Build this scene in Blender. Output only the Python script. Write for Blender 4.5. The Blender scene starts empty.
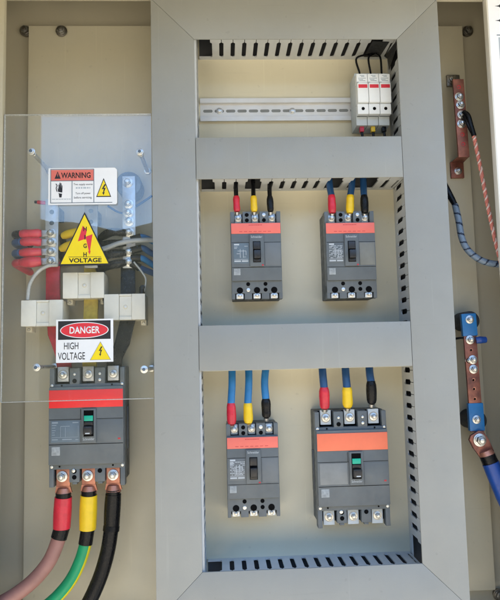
import bpy, bmesh, math, random
from mathutils import Vector, Matrix
random.seed(7)
S = bpy.context.scene
COL = S.collection
R = math.radians

# ------------------------------------------------------------------ camera (millimetres: X right, Z up, d = height above the mounting plate towards the viewer)
F, DIST = 620.0, 950.0
YAW, PIT, ROL = 0.04668042, 0.09452804, -0.02424835
fw = Vector((math.sin(YAW) * math.cos(PIT), math.cos(YAW) * math.cos(PIT), math.sin(PIT)))
r0 = Vector((math.cos(YAW), -math.sin(YAW), 0)); u0 = r0.cross(fw)
rt = r0 * math.cos(ROL) + u0 * math.sin(ROL); up = -r0 * math.sin(ROL) + u0 * math.cos(ROL)
cd = bpy.data.cameras.new('camera'); cam = bpy.data.objects.new('camera', cd); COL.objects.link(cam)
cd.sensor_fit = 'VERTICAL'; cd.sensor_height = 36; cd.sensor_width = 30; cd.lens = 36 * F / 600
cd.clip_start = 0.02; cd.clip_end = 200
mw = Matrix.Identity(4)
for i in range(3):
    mw[i][0], mw[i][1], mw[i][2] = rt[i], up[i], -fw[i]
mw[0][3], mw[1][3], mw[2][3] = 0, -DIST / 1000, 0
cam.matrix_world = mw
S.camera = cam

# ------------------------------------------------------------------ light
SUN_EL, SUN_AZ = R(50), R(-140)          # azimuth measured to the right of straight behind the viewer
w = bpy.data.worlds.new('World'); S.world = w; w.use_nodes = True
wn = w.node_tree.nodes; wl = w.node_tree.links
bg = wn['Background']; sky = wn.new('ShaderNodeTexSky'); sky.sky_type = 'NISHITA'; sky.sun_disc = False
sky.sun_elevation = SUN_EL; sky.sun_rotation = math.pi - SUN_AZ
sky.dust_density = 1.0; sky.air_density = 1.0; sky.ozone_density = 2.2
wl.new(sky.outputs[0], bg.inputs[0]); bg.inputs[1].default_value = 0.15
sl = bpy.data.lights.new('sun', 'SUN'); so = bpy.data.objects.new('sun', sl); COL.objects.link(so)
sl.energy = 3.4; sl.angle = R(.5); sl.color = (1.0, 0.91, 0.78)
sd = Vector((math.sin(SUN_AZ) * math.cos(SUN_EL), -math.cos(SUN_AZ) * math.cos(SUN_EL), math.sin(SUN_EL)))
so.rotation_euler = (-sd).to_track_quat('-Z', 'Y').to_euler()
S.view_settings.view_transform = 'Standard'; S.view_settings.look = 'None'
S.view_settings.exposure = 2.2; S.view_settings.gamma = 1.0
S.render.engine = 'CYCLES'
S.cycles.max_bounces = 8; S.cycles.transparent_max_bounces = 12
S.cycles.use_denoising = True


def U(px, py, d):
    """point at height d above the plate seen at photo coordinate px, py (500 x 600)"""
    v = fw * F + rt * (px - 250) + up * (300 - py)
    t = (DIST - d) / v[1]
    return v[0] * t, v[2] * t


def C(px, py, d):
    x, z = U(px, py, d)
    return (x, d, z)


# ------------------------------------------------------------------ materials
def lin(r, g, b):
    f = lambda c: (c / 255) / 12.92 if c / 255 <= .04045 else ((c / 255 + .055) / 1.055) ** 2.4
    return (f(r), f(g), f(b))


def mat(name, col, rough=.5, metal=0.0, var=.08, vscale=9, bump=.0, bscale=900, spec=.5, coat=0, tint=None, rvar=.12, wear=0):
    m = bpy.data.materials.new(name); m.use_nodes = True
    n = m.node_tree.nodes; l = m.node_tree.links; p = n['Principled BSDF']
    tc = n.new('ShaderNodeTexCoord')
    n1 = n.new('ShaderNodeTexNoise'); n1.inputs['Scale'].default_value = vscale; n1.inputs['Detail'].default_value = 7
    n1.inputs['Roughness'].default_value = .62
    l.new(tc.outputs['Object'], n1.inputs['Vector'])
    mr = n.new('ShaderNodeMapRange'); mr.inputs[1].default_value = .3; mr.inputs[2].default_value = .7
    l.new(n1.outputs[0], mr.inputs[0])
    mx = n.new('ShaderNodeMix'); mx.data_type = 'RGBA'
    t = tint or tuple(c * (1 - 2 * var) for c in col)
    mx.inputs[6].default_value = (*[min(1, c * (1 + var * .5)) for c in col], 1); mx.inputs[7].default_value = (*t, 1)
    l.new(mr.outputs[0], mx.inputs[0])
    last = mx.outputs[2]
    if wear:
        # fine scratches, and small specks of dirt
        for rot, sc, lo, hi, tgt in ((.5, (260, 260, 7), .69, .75, 1.35), (-.9, (9, 300, 300), .70, .76, .72), (0, (130, 130, 130), .735, .76, .35)):
            mp = n.new('ShaderNodeMapping'); mp.inputs['Scale'].default_value = sc; mp.inputs['Rotation'].default_value = (0, rot, 0)
            l.new(tc.outputs['Object'], mp.inputs[0])
            sn = n.new('ShaderNodeTexNoise'); sn.inputs['Scale'].default_value = 1; sn.inputs['Detail'].default_value = 1.5
            l.new(mp.outputs[0], sn.inputs['Vector'])
            sr = n.new('ShaderNodeMapRange'); sr.inputs[1].default_value = lo; sr.inputs[2].default_value = hi; sr.inputs[4].default_value = wear
            l.new(sn.outputs[0], sr.inputs[0])
            m2 = n.new('ShaderNodeMix'); m2.data_type = 'RGBA'
            m2.inputs[7].default_value = (*[min(.9, c * tgt) for c in col], 1)
            l.new(sr.outputs[0], m2.inputs[0]); l.new(last, m2.inputs[6]); last = m2.outputs[2]
    l.new(last, p.inputs['Base Color'])
    n2 = n.new('ShaderNodeTexNoise'); n2.inputs['Scale'].default_value = vscale * 6; n2.inputs['Detail'].default_value = 5
    l.new(tc.outputs['Object'], n2.inputs['Vector'])
    rr = n.new('ShaderNodeMapRange'); rr.inputs[1].default_value = .3; rr.inputs[2].default_value = .7
    rr.inputs[3].default_value = max(.02, rough - rvar); rr.inputs[4].default_value = min(1, rough + rvar)
    l.new(n2.outputs[0], rr.inputs[0]); l.new(rr.outputs[0], p.inputs['Roughness'])
    p.inputs['Metallic'].default_value = metal
    p.inputs['Specular IOR Level'].default_value = spec
    p.inputs['Coat Weight'].default_value = coat
    if bump:
        n3 = n.new('ShaderNodeTexNoise'); n3.inputs['Scale'].default_value = bscale; n3.inputs['Detail'].default_value = 3
        l.new(tc.outputs['Object'], n3.inputs['Vector'])
        b = n.new('ShaderNodeBump'); b.inputs['Strength'].default_value = bump; b.inputs['Distance'].default_value = .0006
        l.new(n3.outputs[0], b.inputs['Height']); l.new(b.outputs[0], p.inputs['Normal'])
    return m


M = {}
M['plate'] = mat('cream_powder_coat', (.71, .66, .50), .45, 0, .045, 4, .15, 700, wear=.13)
M['plate_outer'] = mat('beige_plate_paint', (.56, .515, .385), .48, 0, .06, 4, .15, 700, wear=.13)  # same hue as the inner plate in a darker tone
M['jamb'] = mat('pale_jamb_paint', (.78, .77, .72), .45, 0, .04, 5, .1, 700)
M['hill'] = mat('dark_green_slope', (.025, .03, .018), .9, 0, .3, .2)
M['concrete'] = mat('sunlit_concrete', (.52, .455, .33), .8, 0, .15, 1.5, .3, 60)
M['door_dk'] = mat('beige_door_paint', (.40, .37, .28), .5, 0, .05, 3)
M['hood'] = mat('brownish_hood_paint', (.30, .25, .13), .5, 0, .05, 3)
M['wall'] = mat('beige_powder_coat', (.50, .46, .35), .5, 0, .05, 3, .15, 700)
M['frame'] = mat('light_grey_powder_coat', (.275, .283, .268), .42, 0, .055, 5, .2, 700, wear=.13)
M['duct'] = mat('grey_pvc', (.58, .60, .60), .5, 0, .08, 12, .05, 500, wear=.13)
M['black_in'] = mat('dark_duct_inside', (.075, .078, .082), .8)  # dark colour puts the shade inside the closed ducts into the PVC
M['zinc'] = mat('zinc_plated_steel', (.70, .70, .68), .36, 1, .06, 40, .03, 900)
M['nut'] = mat('nut_steel', (.36, .36, .35), .38, 1, .1, 60)
M['alu'] = mat('aluminium_rail', (.74, .74, .73), .45, .25, .06, 14, .05, 1500)
M['steel_dark'] = mat('dull_steel', (.32, .30, .27), .4, 1, .2, 40)
M['tin'] = mat('tinned_copper_bar', (.50, .52, .54), .42, .8, .12, 30, .05, 900)
M['copper'] = mat('bare_copper', (.62, .27, .17), .42, .55, .22, 40, .1, 700, tint=(.30, .12, .085))
M['copper_dull'] = mat('dull_copper', (.32, .12, .08), .45, .45, .35, 55, .1, 700, tint=(.12, .05, .045))
M['grey'] = mat('breaker_grey_plastic', (.118, .137, .148), .44, 0, .1, 22, .12, 2500, wear=.13)
M['grey_dk'] = mat('breaker_dark_plastic', (.075, .087, .097), .5, 0, .1, 22, .12, 2500)
M['grey_lt'] = mat('breaker_panel_plastic', (.145, .162, .172), .45, 0, .07, 22, .1, 2500)
M['void'] = mat('black_recess', (.003, .003, .0035), .8, 0, .08, 9, 0, 900, .1)  # black discs and strips stand for the shade inside holes, wells and grooves
M['black_pl'] = mat('black_plastic', (.018, .018, .02), .35, 0, .1, 30)
M['salmon'] = mat('salmon_band', (.80, .165, .125), .42, 0, .05, 30)
M['red_band'] = mat('red_band', (.82, .022, .028), .4, 0, .05, 30)
M['orange_band'] = mat('orange_band', (.84, .18, .09), .42, 0, .04, 30)
M['label_blue'] = mat('label_blue_grey', (.12, .165, .205), .5, 0, .1, 40)
M['label_grey'] = mat('blank_grey_sticker', (.23, .24, .235), .6, 0, .08, 40)
M['panel_warm'] = mat('warm_grey_panel', (.19, .195, .175), .5, 0, .1, 30)
M['print'] = mat('pale_print', (.48, .52, .55), .6)
M['print_dim'] = mat('dim_print', (.24, .29, .33), .6)
M['sticker'] = mat('pale_sticker', (.36, .39, .40), .6, 0, .2, 200)
M['red_dot'] = mat('red_mark', (.5, .03, .04), .5)
M['green'] = mat('green_window', (.0, .42, .27), .35)
M['white'] = mat('white_print', (.80, .81, .82), .5, 0, .03, 30)
M['ink'] = mat('black_ink', (.012, .012, .014), .5)
M['warn_red'] = mat('warning_salmon_red', (.70, .16, .12), .5, 0, .05, 40)
M['dang_red'] = mat('danger_red', (.72, .025, .04), .45)
M['yellow'] = mat('sign_yellow', (.86, .66, .0), .45, 0, .04, 40)
M['bolt_red'] = mat('bolt_red', (.70, .03, .05), .45)
M['fuse'] = mat('fuse_white_plastic', (.82, .85, .86), .4, 0, .04, 30)
M['fuse_gr'] = mat('fuse_grey_plastic', (.55, .60, .62), .45, 0, .06, 30)
M['ct'] = mat('transformer_ivory_plastic', (.74, .715, .64), .42, 0, .06, 30, .08, 1500)
M['ct_side'] = mat('transformer_tan_plastic', (.70, .65, .52), .5, 0, .1, 30)
M['sl_red'] = mat('red_heat_shrink', (.62, .018, .045), .38, 0, .15, 60, .4, 150, coat=.1)
M['sl_yel'] = mat('yellow_heat_shrink', (.80, .54, .012), .4, 0, .08, 60, .4, 150, coat=.1)
M['sl_blk'] = mat('black_heat_shrink', (.006, .0065, .008), .33, 0, .2, 60, .3, 120, .25)
M['blue'] = mat('blue_cable', (.022, .19, .47), .4, 0, .12, 50, .06, 300)
M['blue_dk'] = mat('deep_blue_cable', (.02, .085, .24), .4, 0, .12, 50, .06, 300)
M['blue_boot'] = mat('blue_insulator', (.012, .165, .42), .42, 0, .12, 50, .08, 400)
M['royal'] = mat('royal_blue_cable', (.012, .065, .30), .4, 0, .12, 50, .08, 400)
M['blackcab'] = mat('black_cable', (.006, .0065, .008), .33, 0, .2, 60, .2, 250, .25)
M['brown'] = mat('brown_pink_cable', (.34, .165, .14), .45, 0, .1, 40, .08, 300)
M['gr_cab'] = mat('green_cable', (.0, .30, .12), .4, 0, .1, 50, .06, 300)
M['ye_cab'] = mat('yellow_stripe_cable', (.72, .62, .02), .4, 0, .08, 50)
M['wrap'] = mat('grey_blue_spiral_wrap', (.17, .235, .32), .35, 0, .12, 60)
M['wrap_dk'] = mat('spiral_gap', (.012, .022, .05), .45)
M['strand_r'] = mat('salmon_strand', (.62, .20, .16), .4, 0, .12, 60)
M['strand_w'] = mat('pale_strand', (.74, .55, .50), .35, 0, .12, 60)
M['clear'] = mat('milky_tube', (.46, .47, .45), .25, 0, .1, 60)
M['greytube'] = mat('grey_tube', (.34, .36, .37), .35, 0, .1, 40)
M['paper'] = mat('white_paper', (.84, .85, .87), .6, 0, .03, 20)
M['papergrey'] = mat('grey_print_block', (.42, .48, .52), .6)
M['dusty_dk'] = mat('dark_insulator', (.025, .027, .03), .55, 0, .2, 60)
M['insul'] = mat('slate_insulator', (.10, .14, .19), .5, 0, .15, 60)
M['seam'] = mat('dark_seam', (.08, .08, .08), .7)
M['dust_yel'] = mat('yellow_insulated_bar', (.60, .44, .04), .5, 0, .2, 60)
M['dust_red'] = mat('red_insulated_bar', (.50, .018, .04), .45, 0, .2, 60)


def acrylic():
    m = bpy.data.materials.new('clear_acrylic'); m.use_nodes = True
    n = m.node_tree.nodes; l = m.node_tree.links; n.clear()
    out = n.new('ShaderNodeOutputMaterial'); tr = n.new('ShaderNodeBsdfTransparent'); gl = n.new('ShaderNodeBsdfGlossy')
    tr.inputs[0].default_value = (.97, .975, .972, 1)
    tc = n.new('ShaderNodeTexCoord'); no = n.new('ShaderNodeTexNoise'); no.inputs['Scale'].default_value = 14
    no.inputs['Detail'].default_value = 9; no.inputs['Roughness'].default_value = .7; no.inputs['Distortion'].default_value = 1.2
    l.new(tc.outputs['Object'], no.inputs['Vector'])
    mr = n.new('ShaderNodeMapRange'); mr.inputs[1].default_value = .5; mr.inputs[2].default_value = .85
    mr.inputs[3].default_value = .0; mr.inputs[4].default_value = .03
    l.new(no.outputs[0], mr.inputs[0])
    # hairline scratches
    mp = n.new('ShaderNodeMapping'); mp.inputs['Scale'].default_value = (220, 220, 9); mp.inputs['Rotation'].default_value = (0, .7, 0)
    l.new(tc.outputs['Object'], mp.inputs[0])
    sn = n.new('ShaderNodeTexNoise'); sn.inputs['Scale'].default_value = 1.0; sn.inputs['Detail'].default_value = 2
    l.new(mp.outputs[0], sn.inputs['Vector'])
    sr = n.new('ShaderNodeMapRange'); sr.inputs[1].default_value = .70; sr.inputs[2].default_value = .76; sr.inputs[4].default_value = .05
    l.new(sn.outputs[0], sr.inputs[0])
    ad = n.new('ShaderNodeMath'); ad.operation = 'ADD'; l.new(mr.outputs[0], ad.inputs[0]); l.new(sr.outputs[0], ad.inputs[1])
    df = n.new('ShaderNodeBsdfDiffuse'); df.inputs[0].default_value = (.7, .72, .72, 1)
    gl.inputs['Color'].default_value = (ACR_R, ACR_R, ACR_R, 1); gl.inputs['Roughness'].default_value = .015
    sm = n.new('ShaderNodeAddShader'); mx = n.new('ShaderNodeMixShader')
    l.new(tr.outputs[0], sm.inputs[0]); l.new(gl.outputs[0], sm.inputs[1])
    l.new(ad.outputs[0], mx.inputs[0]); l.new(sm.outputs[0], mx.inputs[1]); l.new(df.outputs[0], mx.inputs[2])
    l.new(mx.outputs[0], out.inputs[0])
    return m


ACR_R = .056
M['acrylic'] = acrylic()


# ------------------------------------------------------------------ mesh helpers
def P(x, d, z):
    return Vector((x, -d, z)) * .001


class MB:
    def __init__(self):
        self.bm = bmesh.new()

    def _bev(self, verts, bev, seg=2):
        if bev <= 0: return
        es = set()
        for v in verts: es.update(v.link_edges)
        bmesh.ops.bevel(self.bm, geom=list(es), offset=bev * .001, segments=seg, affect='EDGES', profile=.6)

    def box(self, x0, x1, d0, d1, z0, z1, bev=0.0, seg=2):
        vs = [self.bm.verts.new(P(x, d, z)) for x in (x0, x1) for d in (d0, d1) for z in (z0, z1)]
        for f in ((0, 1, 3, 2), (4, 6, 7, 5), (0, 4, 5, 1), (2, 3, 7, 6), (0, 2, 6, 4), (1, 5, 7, 3)):
            self.bm.faces.new([vs[i] for i in f])
        self._bev(vs, bev, seg)
        return self

    def prism(self, pts, d0, d1, bev=0.0):
        """polygon in X, Z pushed from height d0 to d1"""
        a = [self.bm.verts.new(P(x, d0, z)) for x, z in pts]
        b = [self.bm.verts.new(P(x, d1, z)) for x, z in pts]
        n = len(pts)
        self.bm.faces.new(a); self.bm.faces.new(b[::-1])
        for i in range(n):
            self.bm.faces.new([a[i], a[(i + 1) % n], b[(i + 1) % n], b[i]])
        self._bev(a + b, bev)
        return self

    def extr(self, pts, n_vec, thick):
        """free polygon of (x,d,z) points thickened along n_vec (x,d,z)"""
        nv = P(*n_vec).normalized() * thick * .001
        a = [self.bm.verts.new(P(*p)) for p in pts]
        b = [self.bm.verts.new(P(*p) + nv) for p in pts]
        n = len(pts)
        self.bm.faces.new(a); self.bm.faces.new(b[::-1])
        for i in range(n):
            self.bm.faces.new([a[i], a[(i + 1) % n], b[(i + 1) % n], b[i]])
        return self

    def cyl(self, x, z, d0, d1, r, seg=24, bev=0.0, r1=None, rot=0):
        r1 = r if r1 is None else r1
        a = [self.bm.verts.new(P(x + r * math.cos(rot + 2 * math.pi * i / seg), d0, z + r * math.sin(rot + 2 * math.pi * i / seg))) for i in range(seg)]
        b = [self.bm.verts.new(P(x + r1 * math.cos(rot + 2 * math.pi * i / seg), d1, z + r1 * math.sin(rot + 2 * math.pi * i / seg))) for i in range(seg)]
        self.bm.faces.new(a)
        top = self.bm.faces.new(b[::-1])
        for i in range(seg):
            self.bm.faces.new([a[i], a[(i + 1) % seg], b[(i + 1) % seg], b[i]])
        if bev > 0:
            bmesh.ops.bevel(self.bm, geom=list(top.edges), offset=bev * .001, segments=2, affect='EDGES', profile=.5)
        return self

    def bolt(self, x, z, d, r, rot=None, hex_=True, washer=True):
        rot = random.uniform(0, 1) if rot is None else rot
        self.nut = True; f0_ = set()
        if washer:
            self.cyl(x, z, d, d + r * .22, r, 24, r * .05)
            self.cyl(x, z, d + r * .22, d + r * .4, r * .82, 24, r * .05)
            d = d + r * .4
        if hex_:
            f0_ = set(self.bm.faces)
            self.cyl(x, z, d, d + r * .5, r * .70, 6, r * .05, rot=rot)
            for f in self.bm.faces:
                if f not in f0_: f.material_index = 1
            self.cyl(x, z, d + r * .5, d + r * .8, r * .36, 16, r * .06)
        else:
            self.cyl(x, z, d, d + r * .45, r * .72, 20, r * .2)
        return self

    def tube(self, pts, rad, seg=14, res=6, mi=None, cap=True, smooth_path=True):
        pp = [P(*p) for p in pts]
        if smooth_path and len(pp) > 2:
            q = []
            for i in range(len(pp) - 1):
                p0 = pp[i - 1] if i else pp[0] * 2 - pp[1]
                p1, p2 = pp[i], pp[i + 1]
                p3 = pp[i + 2] if i + 2 < len(pp) else pp[-1] * 2 - pp[-2]
                for k in range(res):
                    t = k / res
                    q.append(.5 * ((2 * p1) + (p2 - p0) * t + (2 * p0 - 5 * p1 + 4 * p2 - p3) * t * t + (3 * p1 - p0 - 3 * p2 + p3) * t ** 3))
            q.append(pp[-1])
        else:
            q = pp
        n = len(q)
        tan = [(q[min(i + 1, n - 1)] - q[max(i - 1, 0)]).normalized() for i in range(n)]
        nrm = tan[0].orthogonal().normalized()
        ref = Vector((0, -1, 0))
        if abs(tan[0].dot(ref)) < .9: nrm = (ref - tan[0] * ref.dot(tan[0])).normalized()
        rings = []
        for i in range(n):
            if i:
                nrm = (nrm - tan[i] * nrm.dot(tan[i])).normalized()
            bn = tan[i].cross(nrm)
            r = (rad(i / (n - 1)) if callable(rad) else rad) * .001
            rings.append([self.bm.verts.new(q[i] + (nrm * math.cos(2 * math.pi * k / seg) + bn * math.sin(2 * math.pi * k / seg)) * r) for k in range(seg)])
        for i in range(n - 1):
            for k in range(seg):
                f = self.bm.faces.new([rings[i][k], rings[i][(k + 1) % seg], rings[i + 1][(k + 1) % seg], rings[i + 1][k]])
                if mi: f.material_index = mi(i, k, n)
        if cap:
            self.bm.faces.new(rings[0][::-1]); self.bm.faces.new(rings[-1])
        return self

    def build(self, name, mats, parent=None, smooth=True):
        bmesh.ops.recalc_face_normals(self.bm, faces=self.bm.faces[:])
        me = bpy.data.meshes.new(name)
        org = Vector(parent['_org']) if parent is not None and '_org' in parent else Vector((0, 0, 0))
        if org.length:
            bmesh.ops.translate(self.bm, verts=self.bm.verts[:], vec=-org)
        self.bm.to_mesh(me); self.bm.free()
        if getattr(self, 'nut', False): mats = [mats, 'nut']
        for m in (mats if isinstance(mats, (list, tuple)) else [mats]):
            me.materials.append(M[m])
        if smooth:
            me.shade_smooth()
            me.set_sharp_from_angle(angle=R(38))
        o = bpy.data.objects.new(name, me); COL.objects.link(o)
        if parent is not None:
            o.parent = parent; o['_org'] = tuple(org)
        return o


ORGS = []


def thing(name, label, cat, at, group=None):
    o = bpy.data.objects.new(name, None); COL.objects.link(o); o.empty_display_size = .01
    o.location = P(*at); o['_org'] = tuple(P(*at))
    o['label'] = label; o['category'] = cat
    if group: o['group'] = group
    return o


def dup(o, delta, label, group=None, parent=None):
    c = o.copy(); COL.objects.link(c)
    if parent is None:
        c.location = o.location + P(*delta); c['label'] = label
        if group: c['group'] = group
    else:
        c.parent = parent
    c['_org'] = tuple(Vector(o['_org']) + P(*delta))
    for ch in list(o.children):
        dup(ch, delta, None, None, c)
    return c


def text(s, cx, cz, w, h, d, m, parent, name='lettering', bold=.0, thick=.12, left=False):
    cu = bpy.data.curves.new('t', 'FONT'); cu.body = s; cu.size = 1; cu.offset = bold; cu.resolution_u = 3
    cu.align_x = 'LEFT'
    ob = bpy.data.objects.new('t', cu); COL.objects.link(ob)
    dg = bpy.context.evaluated_depsgraph_get()
    me = bpy.data.meshes.new_from_object(ob.evaluated_get(dg))
    bpy.data.objects.remove(ob); bpy.data.curves.remove(cu)
    xs = [v.co.x for v in me.vertices]; ys = [v.co.y for v in me.vertices]
    x0, x1, y0, y1 = min(xs), max(xs), min(ys), max(ys)
    sx = w / (x1 - x0); sy = h / (y1 - y0)
    org = Vector(parent['_org'])
    for v in me.vertices:
        v.co = P(cx + (v.co.x - (x0 + x1) / 2) * sx, d + thick, cz + (v.co.y - (y0 + y1) / 2) * sy) - org
    bm = bmesh.new(); bm.from_mesh(me)
    ret = bmesh.ops.extrude_face_region(bm, geom=bm.faces[:])
    bmesh.ops.translate(bm, verts=[v for v in ret['geom'] if isinstance(v, bmesh.types.BMVert)], vec=P(0, -thick, 0))
    bmesh.ops.recalc_face_normals(bm, faces=bm.faces[:])
    bm.to_mesh(me); bm.free()
    me.name = name; me.materials.clear(); me.materials.append(M[m])
    o = bpy.data.objects.new(name, me); COL.objects.link(o); o.parent = parent; o['_org'] = tuple(org)
    return o


# ------------------------------------------------------------------ cabinet
XL, XR, ZT, ZB = -352, 470, 590, -420
DF = 97
JL, JR, JT, JB = -300.6, 399.6, 523.5, -408
cab = thing('electrical_cabinet', 'beige powder coated steel cabinet shell behind all the wiring gear', 'cabinet', (50, -22, ZB))
MB().box(XL - 2, XR + 2, -22, -20, ZB, ZT + 2).build('back_wall', 'wall', cab)
for x in (XL, XR):
    s_ = -1 if x < 0 else 1
    MB().box(min(x, x + 2 * s_), max(x, x + 2 * s_), -20, DF, ZB, ZT, .4).build('side_wall', 'wall', cab)
MB().box(XL, XR, -20, DF, ZT, ZT + 2, .4).build('top_wall', 'wall', cab)
MB().box(XL, XR, -20, DF, ZB - 2, ZB, .4).build('bottom_wall', 'wall', cab)
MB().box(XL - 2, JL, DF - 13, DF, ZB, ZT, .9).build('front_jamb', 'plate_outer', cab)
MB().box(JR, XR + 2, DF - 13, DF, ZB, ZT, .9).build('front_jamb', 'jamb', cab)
MB().box(JL + .3, JR - .3, DF - 13, DF - .3, JT, ZT, .9).build('head_jamb', 'wall', cab)
MB().box(JL + .3, JR - .3, DF - 13, DF - .3, ZB, JB, .9).build('sill_jamb', 'wall', cab)

# unseen ground, slope, hood and left door leaf, added to shape light and reflections
gd = MB(); v_ = [gd.bm.verts.new((x, y, -1.3)) for x, y in ((-90, -90), (90, -90), (90, 90), (-90, 90))]; gd.bm.faces.new(v_); gd = gd.build('ground', 'concrete'); gd['kind'] = 'structure'  # unseen ground, added so that warm light bounces up
hl = MB(); hp = []
for i in range(61):
    a_ = R(-150 + 2.0 * i)
    hp.append((14 * math.cos(a_), 14 * math.sin(a_), 4.05 + .16 * math.sin(i * .7) + .08 * math.sin(i * 1.9 + 1)))
for i in range(60):
    (xa, ya, za), (xb_, yb_, zb_) = hp[i], hp[i + 1]
    hl.bm.faces.new([hl.bm.verts.new(c) for c in ((xa, ya, -1.3), (xb_, yb_, -1.3), (xb_ * 1.25, yb_ * 1.25, zb_), (xa * 1.25, ya * 1.25, za))])
    hl.bm.faces.new([hl.bm.verts.new(c) for c in ((xa * 1.25, ya * 1.25, za), (xb_ * 1.25, yb_ * 1.25, zb_), (xb_ * 1.5, yb_ * 1.5, -1.3), (xa * 1.5, ya * 1.5, -1.3))])
hl = hl.build('hills', 'hill'); hl['kind'] = 'structure'  # unseen dark slope, added to bound the sky reflection in the sheet
MB().box(XL - 10, XR + 10, -22, 480, ZT + 2.5, ZT + 16, 1.5).box(XL - 10, XR + 10, 466, 480, ZT - 4, ZT + 2.3, 1.5).build('rain_hood', 'hood', cab)  # added hood out of view, cuts the sky light on the upper part
MB().box(XL - 22, XL - 3, DF + 3, 460, ZB, ZT, 1.5).build('door', 'door_dk', cab)  # added leaf out of view, gives the sheet reflection its left edge

pl = thing('mounting_plate', 'wide beige steel mounting plate bolted inside the cabinet', 'plate', (53, -3, -354))
MB().box(-295.6, 402.3, -3, 0, -354, 533, .8).build('panel', 'plate_outer', pl)
for px, py, dd in ((62, 32, 0), (467, 32, -16), (26, 32, -16), (498, 594, -16), (19, 594, -16)):
    x, z = U(px, py, dd)
    b = MB().cyl(x, z, -20 if dd < 0 else 0, dd + 2, 7, 20, .5)
    b.bolt(x, z, dd + 2, 9)
    b.build('bolt', 'steel_dark', pl)

ip = thing('inner_plate', 'cream back plate inside the grey frame carrying the four smaller breakers', 'plate', (116, .2, -335))
MB().box(-86, 320, .2, 1.5, -335, 515, .4).build('panel', 'plate', ip)

# ------------------------------------------------------------------ front frame
FX0, FX1, GX0, GX1 = -93.2, 326.6, -32.0, 264.0
FZ1, FZ0, GZ1, GZ0 = 521.5, -341.0, 460.0, -280.4
FB, FT = 92.4, 95
fr = thing('front_frame', 'light grey mitred metal frame with two wide cross bars over the breakers', 'frame', (116, FB, FZ0))
g = .06
MB().prism([(FX0, FZ0 + g), (GX0, GZ0 + g), (GX0, GZ1 - g), (FX0, FZ1 - g)], FB, FT, .9).build('stile', 'frame', fr)
MB().prism([(FX1, FZ0 + g), (FX1, FZ1 - g), (GX1, GZ1 - g), (GX1, GZ0 + g)], FB, FT, .9).build('stile', 'frame', fr)
MB().prism([(FX0 + g, FZ1), (GX0 + g, GZ1), (GX1 - g, GZ1), (FX1 - g, FZ1)], FB, FT, .9).build('top_rail', 'frame', fr)
MB().prism([(FX0 + g, FZ0), (FX1 - g, FZ0), (GX1 - g, GZ0), (GX0 + g, GZ0)], FB, FT, .9).build('bottom_rail', 'frame', fr)
B1T, B1B, B2T, B2B = 313.6, 253.3, 47.0, -15.2
for t, b_ in ((B1T, B1B), (B2T, B2B)):
    MB().box(GX0 + .5, GX1 - .5, FB + .3, FT + .4, b_, t, .9).build('cross_bar', 'frame', fr)

# ------------------------------------------------------------------ slotted ducts
def duct_wall(mp, L, pitch, gaps=(), hw=3.3, d_lo=9, d_hi=55, H=88, t=2.0, phase=.5):
    """finger wall: mp(a, d, s) -> x, d, z ; s = 0 inner face, 1 along thickness"""
    b = MB(); n = int(L / pitch)
    nv = None
    for i in range(n + 1):
        a0 = i * pitch; a1 = a0 + pitch
        if a1 > L + .01: a1 = L
        if a1 - a0 < 2 * hw + 1: 
            pts = [(a0, 0), (a1, 0), (a1, H), (a0, H)]
        elif i in gaps:
            pts = [(a0, 0), (a1, 0), (a1, d_lo), (a0, d_lo)]
        else:
            k = 2.4
            sl = .5
            pts = [(a0, 0), (a1, 0), (a1, d_lo), (a1 - hw + k, d_lo), (a1 - hw, d_lo + k), (a1 - hw, d_hi - k), (a1 - hw + k, d_hi), (a1 - sl, d_hi), (a1 - sl, H),
                   (a0 + sl, H), (a0 + sl, d_hi), (a0 + hw - k, d_hi), (a0 + hw, d_hi - k), (a0 + hw, d_lo + k), (a0 + hw - k, d_lo), (a0, d_lo)]
        p3 = [mp(a, d, 0) for a, d in pts]
        o = Vector(mp(0, 0, 1)) - Vector(mp(0, 0, 0))
        b.extr(p3, tuple(o), t)
    return b


DT = U(300, 60, 0)[1]; DB = U(300, 555, 0)[1]; DR = U(405.0, 480, 0)[0]; DL = -27.0
D1 = U(300, 191, 0)[1]; D2 = -15.8
GRP = 'slotted grey cable ducts'
PIT_ = 17.5
H = 88


def hduct(label, zw, side, x0, x1, width, gaps, pitch=PIT_, **kw):
    """horizontal duct; slotted wall at z = zw, body on the side (+1 up / -1 down)"""
    t = thing('cable_duct', label, 'cable duct', ((x0 + x1) / 2, 0, zw), GRP)
    duct_wall(lambda a, d, s: (x0 + a, d, zw + side * 2 * s), x1 - x0, pitch, gaps, **kw).build('slotted_wall', 'duct', t)
    zf = zw + side * width
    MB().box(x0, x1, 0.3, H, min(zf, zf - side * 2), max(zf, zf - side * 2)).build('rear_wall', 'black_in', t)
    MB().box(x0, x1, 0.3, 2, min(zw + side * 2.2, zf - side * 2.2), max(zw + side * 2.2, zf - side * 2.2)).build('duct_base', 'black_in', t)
    MB().box(x0, x1, H + .2, H + 2, min(zw, zf), max(zw, zf)).build('cover', 'duct', t)
    return t


def vduct(label, xw, side, z0, z1, width, gaps, pitch=PIT_, **kw):
    t = thing('cable_duct', label, 'cable duct', (xw, 0, z0), GRP)
    duct_wall(lambda a, d, s: (xw + side * 2 * s, d, z0 + a), z1 - z0, pitch, gaps, **kw).build('slotted_wall', 'duct', t)
    xf = xw + side * width
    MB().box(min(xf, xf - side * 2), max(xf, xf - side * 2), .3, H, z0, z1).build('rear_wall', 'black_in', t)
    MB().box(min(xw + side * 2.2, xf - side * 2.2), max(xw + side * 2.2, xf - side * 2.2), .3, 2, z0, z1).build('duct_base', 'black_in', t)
    MB().box(min(xw, xf), max(xw, xf), H + .2, H + 2, z0, z1).build('cover', 'duct', t)
    return t


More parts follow.
